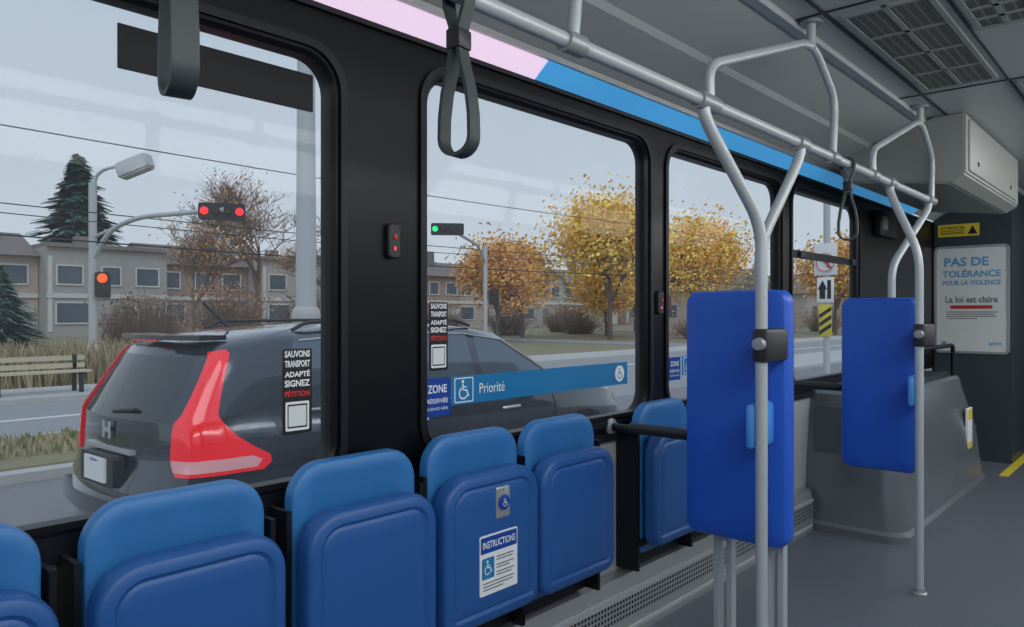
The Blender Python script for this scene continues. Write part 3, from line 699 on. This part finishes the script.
lh=finish(bm,'lamp_head',m_post,tp); lh.location=(1.15,0.95,6.85); lh.rotation_euler=(0,-0.35,0.65)
tube('mast_arm',[(0,0,3.6),(0.7,0.25,4.6),(2.0,0.7,5.0),(5.5,1.95,5.05)],0.08,m_post,tp,fil=0.7)
tube('brace',[(0,0,4.4),(2.2,0.78,5.02)],0.05,m_post,tp,fil=0)
signalhead(tp,(5.4,1.95,5.0),(0.85,-0.5,0),[m_sred,m_off,m_off,m_sred],1.4,0.52)
signalhead(tp,(0.35,0.2,2.75),(0.85,-0.5,0),[m_sor,m_off],0.46,0.9,False)
tp=thing('traffic_signal_pole','grey pole with curved arm carrying a green traffic signal','traffic light',(-24.6,27.3,G))
tube('pole',[(0,0,0),(0,0,5.2)],0.11,m_post,tp,fil=0)
tube('mast_arm',[(0,0,4.3),(0.5,-1.0,5.1),(2.98,-5.3,5.4)],0.07,m_post,tp,fil=0.6)
signalhead(tp,(2.98,-5.4,5.35),(0.75,-0.66,0),[m_sgr,m_off,m_off,m_off],1.4,0.5)
signalhead(tp,(0.3,0.3,2.6),(0.8,-0.6,0),[m_off,m_off],0.5,0.8,False)
cp=thing('lamp_post','thick white concrete lighting column with wide base','lamp post',(-9.0,6.92,G+0.12))
lathe('column',[(0.17,1.6),(0.155,4.0),(0.12,9.0)],m_post,'Z',(0,0,0),cp)
lathe('column_base',[(0.24,0.0),(0.24,1.60),(0.22,1.7),(0.17,1.75)],m_conc,'Z',(0,0,0),cp)
tube('lamp_arm',[(0,0,8.8),(0,0,9.6),(-2.2,0,10.0)],0.07,m_post,cp,fil=0.6)
box('lamp_head',(-2.9,-0.18,9.9),(-2.1,0.18,10.1),m_post,cp,bev=0.05)
tag(tube('signal_cabinet_box',[(-16.5,10.6,G+0.1),(-16.5,10.6,G+1.1)],0.3,m_grey,fil=0,n=4),'grey roadside electrical cabinet beside the sidewalk','cabinet')
for (x,z,r_) in ((-25,7.2,0.022),(-25.6,4.9,0.018),(-25.2,4.55,0.016),(-25.4,3.9,0.025)):
    pts=[Vector((x,y,z-0.25*math.sin((y%45)/45*math.pi))) for y in range(-45,181,5)]
    bm=bmesh.new(); sweepbm(bm,pts,circ(r_,4))
    o=tag(finish(bm,'power_cable',m_dark),'thin black overhead power cable along the street','cable',group='overhead power cables')
up=thing('utility_pole','wooden utility pole with crossarm carrying the cables','pole',(-25.3,90,G-0.03))
tube('pole',[(0,0,0),(0,0,8.4)],0.14,m_bark,up,fil=0); boxes('crossarm',[((-0.9,-0.06,7.5),(0.9,0.06,7.64))],m_bark,up)
copy_thing(up,(-25.3,-20,G-0.03))
sg=thing('street_sign','brown rectangular sign on a thin post beside the road','sign',(-13.9,26.7,G))
tube('post',[(0,0,0),(0,0,2.4)],0.035,m_post,sg,fil=0,n=8)
box('sign_plate',(-0.3,-0.05,1.95),(0.3,-0.02,2.5),M('sign_brown',rgb(120,74,60),0.6),sg,bev=0.01)
box('sign_symbol',(-0.15,-0.056,2.1),(0.15,-0.05,2.35),m_white,sg,bev=0.002)
sg=thing('traffic_sign','round red and white no turn sign above an arrow sign','sign',(-5.35,20.5,G))
tube('post',[(0,0,0),(0,0,5.6)],0.09,m_post,sg,fil=0,n=10)
b0=box('white_backing_plate',(-0.30,-0.105,2.78),(0.30,-0.095,3.62),m_white,sg,bev=0.003)
d=lathe('round_sign_plate',[(0.27,-0.12),(0.27,-0.105)],m_white,'Y',(0,0,3.12),sg)
bm=bmesh.new(); sweepbm(bm,[Vector((0.235*math.cos(t*math.pi/12),-0.125,3.12+0.235*math.sin(t*math.pi/12))) for t in range(24)],[(-.03,-.004),(.03,-.004),(.03,.004),(-.03,.004)],True,up=(0,1,0)); finish(bm,'red_ring',m_red,d)
bm=bmesh.new(); sweepbm(bm,[Vector((-.17,-.128,3.29)),Vector((.17,-.128,2.95))],circ(.028,6)); finish(bm,'red_bar',m_red,d)
bm=bmesh.new(); sweepbm(bm,[Vector((.07,-.123,2.98)),Vector((.07,-.123,3.2)),Vector((-.1,-.123,3.2))],circ(.022,6)); finish(bm,'turn_arrow',m_ink,d)
b_=box('arrow_sign_plate',(-0.22,-0.12,2.05),(0.22,-0.105,2.72),m_white,sg,bev=0.004)
bm=bmesh.new()
for q in (((-.15,2.15),(.0,2.15),(.0,2.4),(-.15,2.4)),((-.2,2.4),(.05,2.4),(-.07,2.65)),((.05,2.15),(.15,2.15),(.15,2.65),(.05,2.65))): bm.faces.new([bm.verts.new((x,-.123,z)) for x,z in q])
finish(bm,'arrow_print',m_ink,b_,smooth=False,recalc=False)
b2=box('hazard_marker',(-0.17,-0.12,1.15),(0.17,-0.105,2.0),m_yellow,sg,bev=0.003)
bm=bmesh.new()
for z0 in (1.18,1.40,1.62):
    bm.faces.new([bm.verts.new((x,-.123,z)) for x,z in ((-.16,z0),(-.16,z0+.11),(.16,z0+.33),(.16,z0+.22))])
finish(bm,'hazard_stripes',m_ink,b2,smooth=False,recalc=False)

# ------------------------------------------------------------------ SUV
m_car=M('car_paint',rgb(66,73,84),0.20,metal=0.6,var=0.05,coat=1.0)
m_cg=M('car_glass',rgb(34,41,48),0.05,var=0.1,spec=1.0)
m_cg2=M('car_side_glass_sky_tone',rgb(104,118,130),0.05,metal=0.6,var=0.1,spec=1.0)  # base colour lightened to stand for sky reflected in the side windows
m_tail=M('tail_red',rgb(222,24,36),0.15,var=0.12,emit=0.4,coat=1); m_rev=M('reverse_lens',rgb(236,170,176),0.15,coat=1,emit=0.1)
m_tire=M('tire',rgb(28,28,30),0.8); m_chr=M('chrome',rgb(215,217,220),0.2,metal=0.5,var=0.02)
def tab(T,x):
    for (a,b) in zip(T[:-1],T[1:]):
        if x<=b[0]:
            t=(x-a[0])/(b[0]-a[0]); t=max(0,t); return a[1]+(b[1]-a[1])*t
    return T[-1][1]
TW=[(0,.80),(.05,.845),(.15,.88),(.4,.905),(3.6,.91),(4.1,.86),(4.35,.76),(4.5,.62)]
TR=[(0,1.54),(.15,1.58),(.5,1.63),(1.2,1.665),(1.9,1.665),(2.3,1.64),(2.6,1.585),(2.9,1.40),(3.3,1.14),(3.6,1.09),(4.1,1.0),(4.4,.86),(4.5,.76)]
TB=[(0,1.12),(1.0,1.07),(3.2,1.01),(3.4,1.01),(4.1,.90),(4.4,.76),(4.5,.66)]
def sec(x):
    w=tab(TW,x); zr=tab(TR,x); zb=tab(TB,x); k=min(1,zb/1.02)
    g=max(zr-zb,0.06); gp=max(g-0.075,0.015); it=0.30*gp
    P=[(0,.26),(w-.14,.26),(w-.05,.30),(w-.02,.44*k),(w-.008,.62*k),(w,.78*k),(w-.004,.90*k),(w-.03,zb-.06),(w-.05,zb),
       (w-.05-.45*it,zb+.5*gp),(w-.05-it,zb+gp),(w-.05-it-.075,zr-.02),((w-.12-it)*.55,zr+.002),(0,zr+.012)]
    out=[]
    for (y,z) in P:
        xx=x
        if x<1.2: xx+=max(0,z-1.05)*0.50*(1-x/1.2)
        if z<.74 and x<.12: xx-=.06
        out.append(Vector((xx,y,z)))
    return out
CR=0.12
def crown(p,w0):
    t=min(1,abs(p.y)/max(w0,0.01)); c=CR*(1-t*t)
    return Vector((p.x-c,p.y,p.z))
XS=[0,.04,.1,.18,.28,.4,.55,.62,.7,.85,1.0,1.2,1.32,1.38,1.6,1.85,2.1,2.22,2.30,2.45,2.6,2.75,2.9,3.05,3.2,3.3,3.45,3.65,3.9,4.1,4.25,4.38,4.46,4.5]
car=thing('suv_car','dark grey SUV with tall red tail lights waiting beside the bus','car',(-3.54,2.05,G+0.012),math.radians(92))
car.scale=(1.15,1.02,1.0)
rings=[]
for x in XS:
    s_=sec(x); full=s_+[Vector((p.x,-p.y,p.z)) for p in reversed(s_[1:-1])]
    rings.append(full)
K=len(rings[0])
parts={'body':[],'side_window':[],'windshield':[],'rear_window':[]}
for i in range(len(XS)-1):
    xm=(XS[i]+XS[i+1])/2
    for j in range(K):
        jj=j if j<13 else K-1-j
        q=[rings[i][j],rings[i][(j+1)%K],rings[i+1][(j+1)%K],rings[i+1][j]]
        key='body'
        if jj in (8,9) and .55<xm<3.05 and not (1.32<xm<1.38 or 2.22<xm<2.30): key='side_window'
        if jj>=11 and 2.6<xm<3.3: key='windshield'
        parts[key].append(q)
NT=12
for end in (0,len(XS)-1):
    R_=rings[end]
    for j in range(13):
        a,b=R_[j],R_[j+1]
        for t in range(NT):
            t0=1-2*t/NT; t1=1-2*(t+1)/NT
            def pt(p,tt):
                w0=abs(p.y) if abs(p.y)>0.01 else 0.01
                v=Vector((p.x,p.y*tt,p.z))
                c=CR*(1-tt*tt)*min(1,w0/0.5)
                v.x+= -c if end==0 else c
                return v
            q=[pt(a,t0),pt(b,t0),pt(b,t1),pt(a,t1)]
            parts['rear_window' if (end==0 and j in (7,8,9) and 1<=t<NT-1) else 'body'].append(q)
def meshq(name,qs,mat,par,ang=30):
    bm=bmesh.new()
    for q in qs:
        try: bm.faces.new([bm.verts.new(p) for p in q])
        except Exception: pass
    bmesh.ops.remove_doubles(bm,verts=bm.verts,dist=1e-4)
    return finish(bm,name,mat,par,ang=ang)
body=meshq('body',parts['body'],m_car,car,40)
for k_ in ('windshield','rear_window','side_window'):
    meshq(k_,parts[k_],m_cg2 if k_=='side_window' else m_cg,car,40)
def S(x,v,sg):
    s_=sec(x); i=min(int(v),12); t=v-i; p=s_[i].lerp(s_[i+1],t); return Vector((p.x,p.y*sg,p.z))
def patch(name,rows,sg,mat,off,par,nu=10):
    bm=bmesh.new(); g=[]
    for (v,u0,u1) in rows:
        row=[]
        for i in range(nu+1):
            u=u0+(u1-u0)*i/nu
            if u<0:
                p=S(0,v,sg); w0=abs(p.y); p.y+=sg*u; p=crown(p,w0); p.x-=off
            else:
                p=S(u,v,sg); p.y+=sg*off
                if u<0.05: p.x-=off
            row.append(bm.verts.new(p))
        g.append(row)
    for a,b in zip(g[:-1],g[1:]):
        for i in range(nu): bm.faces.new((a[i],a[i+1],b[i+1],b[i]))
    return finish(bm,name,mat,par,ang=60)
rows=[(4.8,-.06,.38),(5.1,-.10,.43),(5.5,-.115,.42),(6.0,-.11,.33),(6.5,-.10,.24),(7.1,-.08,.17),(7.6,-.06,.14),(8,-.045,.12),(8.6,-.03,.10),(9.3,-.02,.085),(10,-.015,.075),(10.6,-.01,.06)]
for sg_ in (1,-1):
    tl=patch('tail_light',rows,sg_,m_tail,0.018,car)
    patch('reverse_lamp',[(4.95,-.08,.34),(5.3,-.10,.37),(5.55,-.10,.31)],sg_,m_rev,0.024,tl)
xr=-CR
boxes('chrome_strip',[((xr-0.012,-0.34,0.845),(xr+0.03,0.34,0.872))],m_chr,car)
e=textobj('emblem','H','-X',-(xr-0.012),0,0.98,0.13,0.115,m_chr,car,0.06)
panel('plate_recess',0,0.73,0.50,0.20,0.03,0.03,[(0,CR),(0,CR+0.066)],m_dark,'-X',car)
pl=boxes('number_plate',[((xr-0.080,-0.155,0.655),(xr-0.066,0.155,0.81))],m_white,car)
textobj('plate_lettering','Québec','-X',-(xr-0.081),0,0.792,0.12,0.022,m_dblue,pl,0.02)
bm=bmesh.new()
sweepbm(bm,[Vector((-0.07-CR*(1-(y/.84)**2),y,.50)) for y in [k*.08 for k in range(-10,11)]],[(-.06,-.03),(.06,-.03),(.06,.03),(-.06,.03)],up=(0,0,1)); finish(bm,'bumper',m_car,car)
bm=bmesh.new()
sweepbm(bm,[Vector((.28-0.10*(1-(y/.6)**2),y,1.585)) for y in [k*.06 for k in range(-9,10)]],[(-.016,-.10),(.016,-.10),(.016,.10),(-.016,.10)],up=(0,0,1)); finish(bm,'spoiler',m_car,car)
boxes('high_brake_light',[((.085,-.16,1.56),(.10,.16,1.575))],m_tail,car)
tube('rear_wiper',[(xr+.02,-.02,1.10),(xr+.04,-.3,1.13)],.012,m_dark,car,fil=0,n=6)
for sg_ in (1,-1):
    for x in (0.92,3.55):
        w_=lathe('wheel',[(0.001,sg_*0.70),(0.35,sg_*0.70),(0.36,sg_*0.9),(0.33,sg_*0.925),(0.24,sg_*0.93)],m_tire,'Y',(x,0,0.35),car)
        lathe('hub',[(0.24,sg_*0.90),(0.235,sg_*0.932),(0.07,sg_*0.915),(0.05,sg_*0.93),(0.001,sg_*0.93)],m_chr,'Y',(x,0,0.35),w_)
        bm=bmesh.new(); sweepbm(bm,[Vector((x+.40*math.cos(math.radians(a)),sg_*.905,.35+.40*math.sin(math.radians(a)))) for a in range(-10,191,10)],[(-.03,-.02),(.03,-.02),(.03,.02),(-.03,.02)],up=(1,0,0)); finish(bm,'wheel_arch',m_tire,car)
    for x in (1.55,2.55):
        tube('door_handle',[(x-.1,sg_*.905,.91),(x-.07,sg_*.935,.915),(x+.07,sg_*.935,.915),(x+.1,sg_*.905,.91)],0.014,m_chr,car,fil=.03,n=8)
    for x in (1.35,2.26,3.12):
        bm=bmesh.new(); sweepbm(bm,[S(x,v,sg_)+Vector((0,sg_*.001,0)) for v in (3,4,5,6,7,8)],circ(.005,5)); finish(bm,'door_seam',m_tire,car)
    bm=bmesh.new(); bmesh.ops.create_uvsphere(bm,u_segments=14,v_segments=10,radius=1)
    for v in bm.verts: v.co=Vector((2.95+v.co.x*.09,sg_*(1.03)+v.co.y*.13,1.10+v.co.z*.095))
    finish(bm,'side_mirror',m_car,car,ang=80)
    tube('roof_rail',[(.75,sg_*.60,1.63),(.85,sg_*.60,1.685),(2.2,sg_*.60,1.69),(2.35,sg_*.60,1.64)],0.014,m_dark,car,fil=.06,n=8)
    tube('window_trim',[S(.58,8,sg_)+Vector((0,sg_*.008,0)),S(1.6,8,sg_)+Vector((0,sg_*.008,0)),S(2.4,8,sg_)+Vector((0,sg_*.008,0)),S(3.1,8,sg_)+Vector((0,sg_*.008,0))],0.010,m_chr,car,fil=0,n=6)
    tube('upper_trim',[S(x,10,sg_)+Vector((0,sg_*.006,0)) for x in (.6,1.0,1.6,2.2,2.6,2.9,3.1)],0.007,m_chr,car,fil=0,n=6)
tube('antenna',[(.62,0,1.65),(.45,0,1.83)],0.010,m_dark,car,fil=0,n=6)

# ------------------------------------------------------------------ LIGHT
w=bpy.data.worlds.new('World'); SC.world=w; w.use_nodes=True
nt=w.node_tree; N_=nt.nodes; L_=nt.links; bg=N_['Background']
tc=N_.new('ShaderNodeTexCoord'); sp=N_.new('ShaderNodeSeparateXYZ'); L_.new(tc.outputs['Generated'],sp.inputs[0])
nz=N_.new('ShaderNodeTexNoise'); nz.inputs['Scale'].default_value=1.6; nz.inputs['Detail'].default_value=5
mp=N_.new('ShaderNodeMapping'); mp.inputs['Scale'].default_value=(1,1,3); L_.new(tc.outputs['Generated'],mp.inputs[0]); L_.new(mp.outputs[0],nz.inputs['Vector'])
ad=N_.new('ShaderNodeMath'); ad.operation='MULTIPLY_ADD'; ad.inputs[1].default_value=0.35; L_.new(nz.outputs['Fac'],ad.inputs[0]); L_.new(sp.outputs['Z'],ad.inputs[2])
cr=N_.new('ShaderNodeValToRGB'); L_.new(ad.outputs[0],cr.inputs[0])
cr.color_ramp.elements[0].position=0.12; cr.color_ramp.elements[0].color=rgb(207,216,224)
cr.color_ramp.elements[1].position=0.75; cr.color_ramp.elements[1].color=rgb(180,195,215)
L_.new(cr.outputs[0],bg.inputs[0]); bg.inputs[1].default_value=1.0
def light(name,typ,loc,rot,e,size=None,col=(1,1,1),sy=None):
    l=bpy.data.lights.new(name,typ); l.energy=e; l.color=col
    if typ=='AREA':
        l.shape='RECTANGLE'; l.size=size; l.size_y=sy or size
    o=bpy.data.objects.new(name,l); o.location=loc; o.rotation_euler=rot; COL.objects.link(o); return o
sun=light('sun_light','SUN',(0,0,30),(math.radians(38),0,math.radians(60)),0.9,col=(0.97,0.98,1)); sun.data.angle=math.radians(40)
light('cabin_fill_lamp','AREA',(2.18,0.5,2.30),(0,math.radians(40),0),58,0.55,(0.97,0.985,1),5.6)  # added fill lamp, out of view, to brighten the cabin
light('cabin_fill_lamp','AREA',(2.18,6.0,2.30),(0,math.radians(40),0),48,0.55,(0.97,0.985,1),4.6)  # second added fill lamp, for the forward half of the cabin

# ------------------------------------------------------------------ CAMERA
cam=bpy.data.cameras.new('camera'); co=bpy.data.objects.new('camera',cam); COL.objects.link(co)
cam.sensor_width=36; cam.lens=26.37; cam.clip_start=0.02; cam.clip_end=800
co.location=(1.8,0,1.35); co.rotation_euler=(math.radians(90),0,math.radians(42))
SC.camera=co
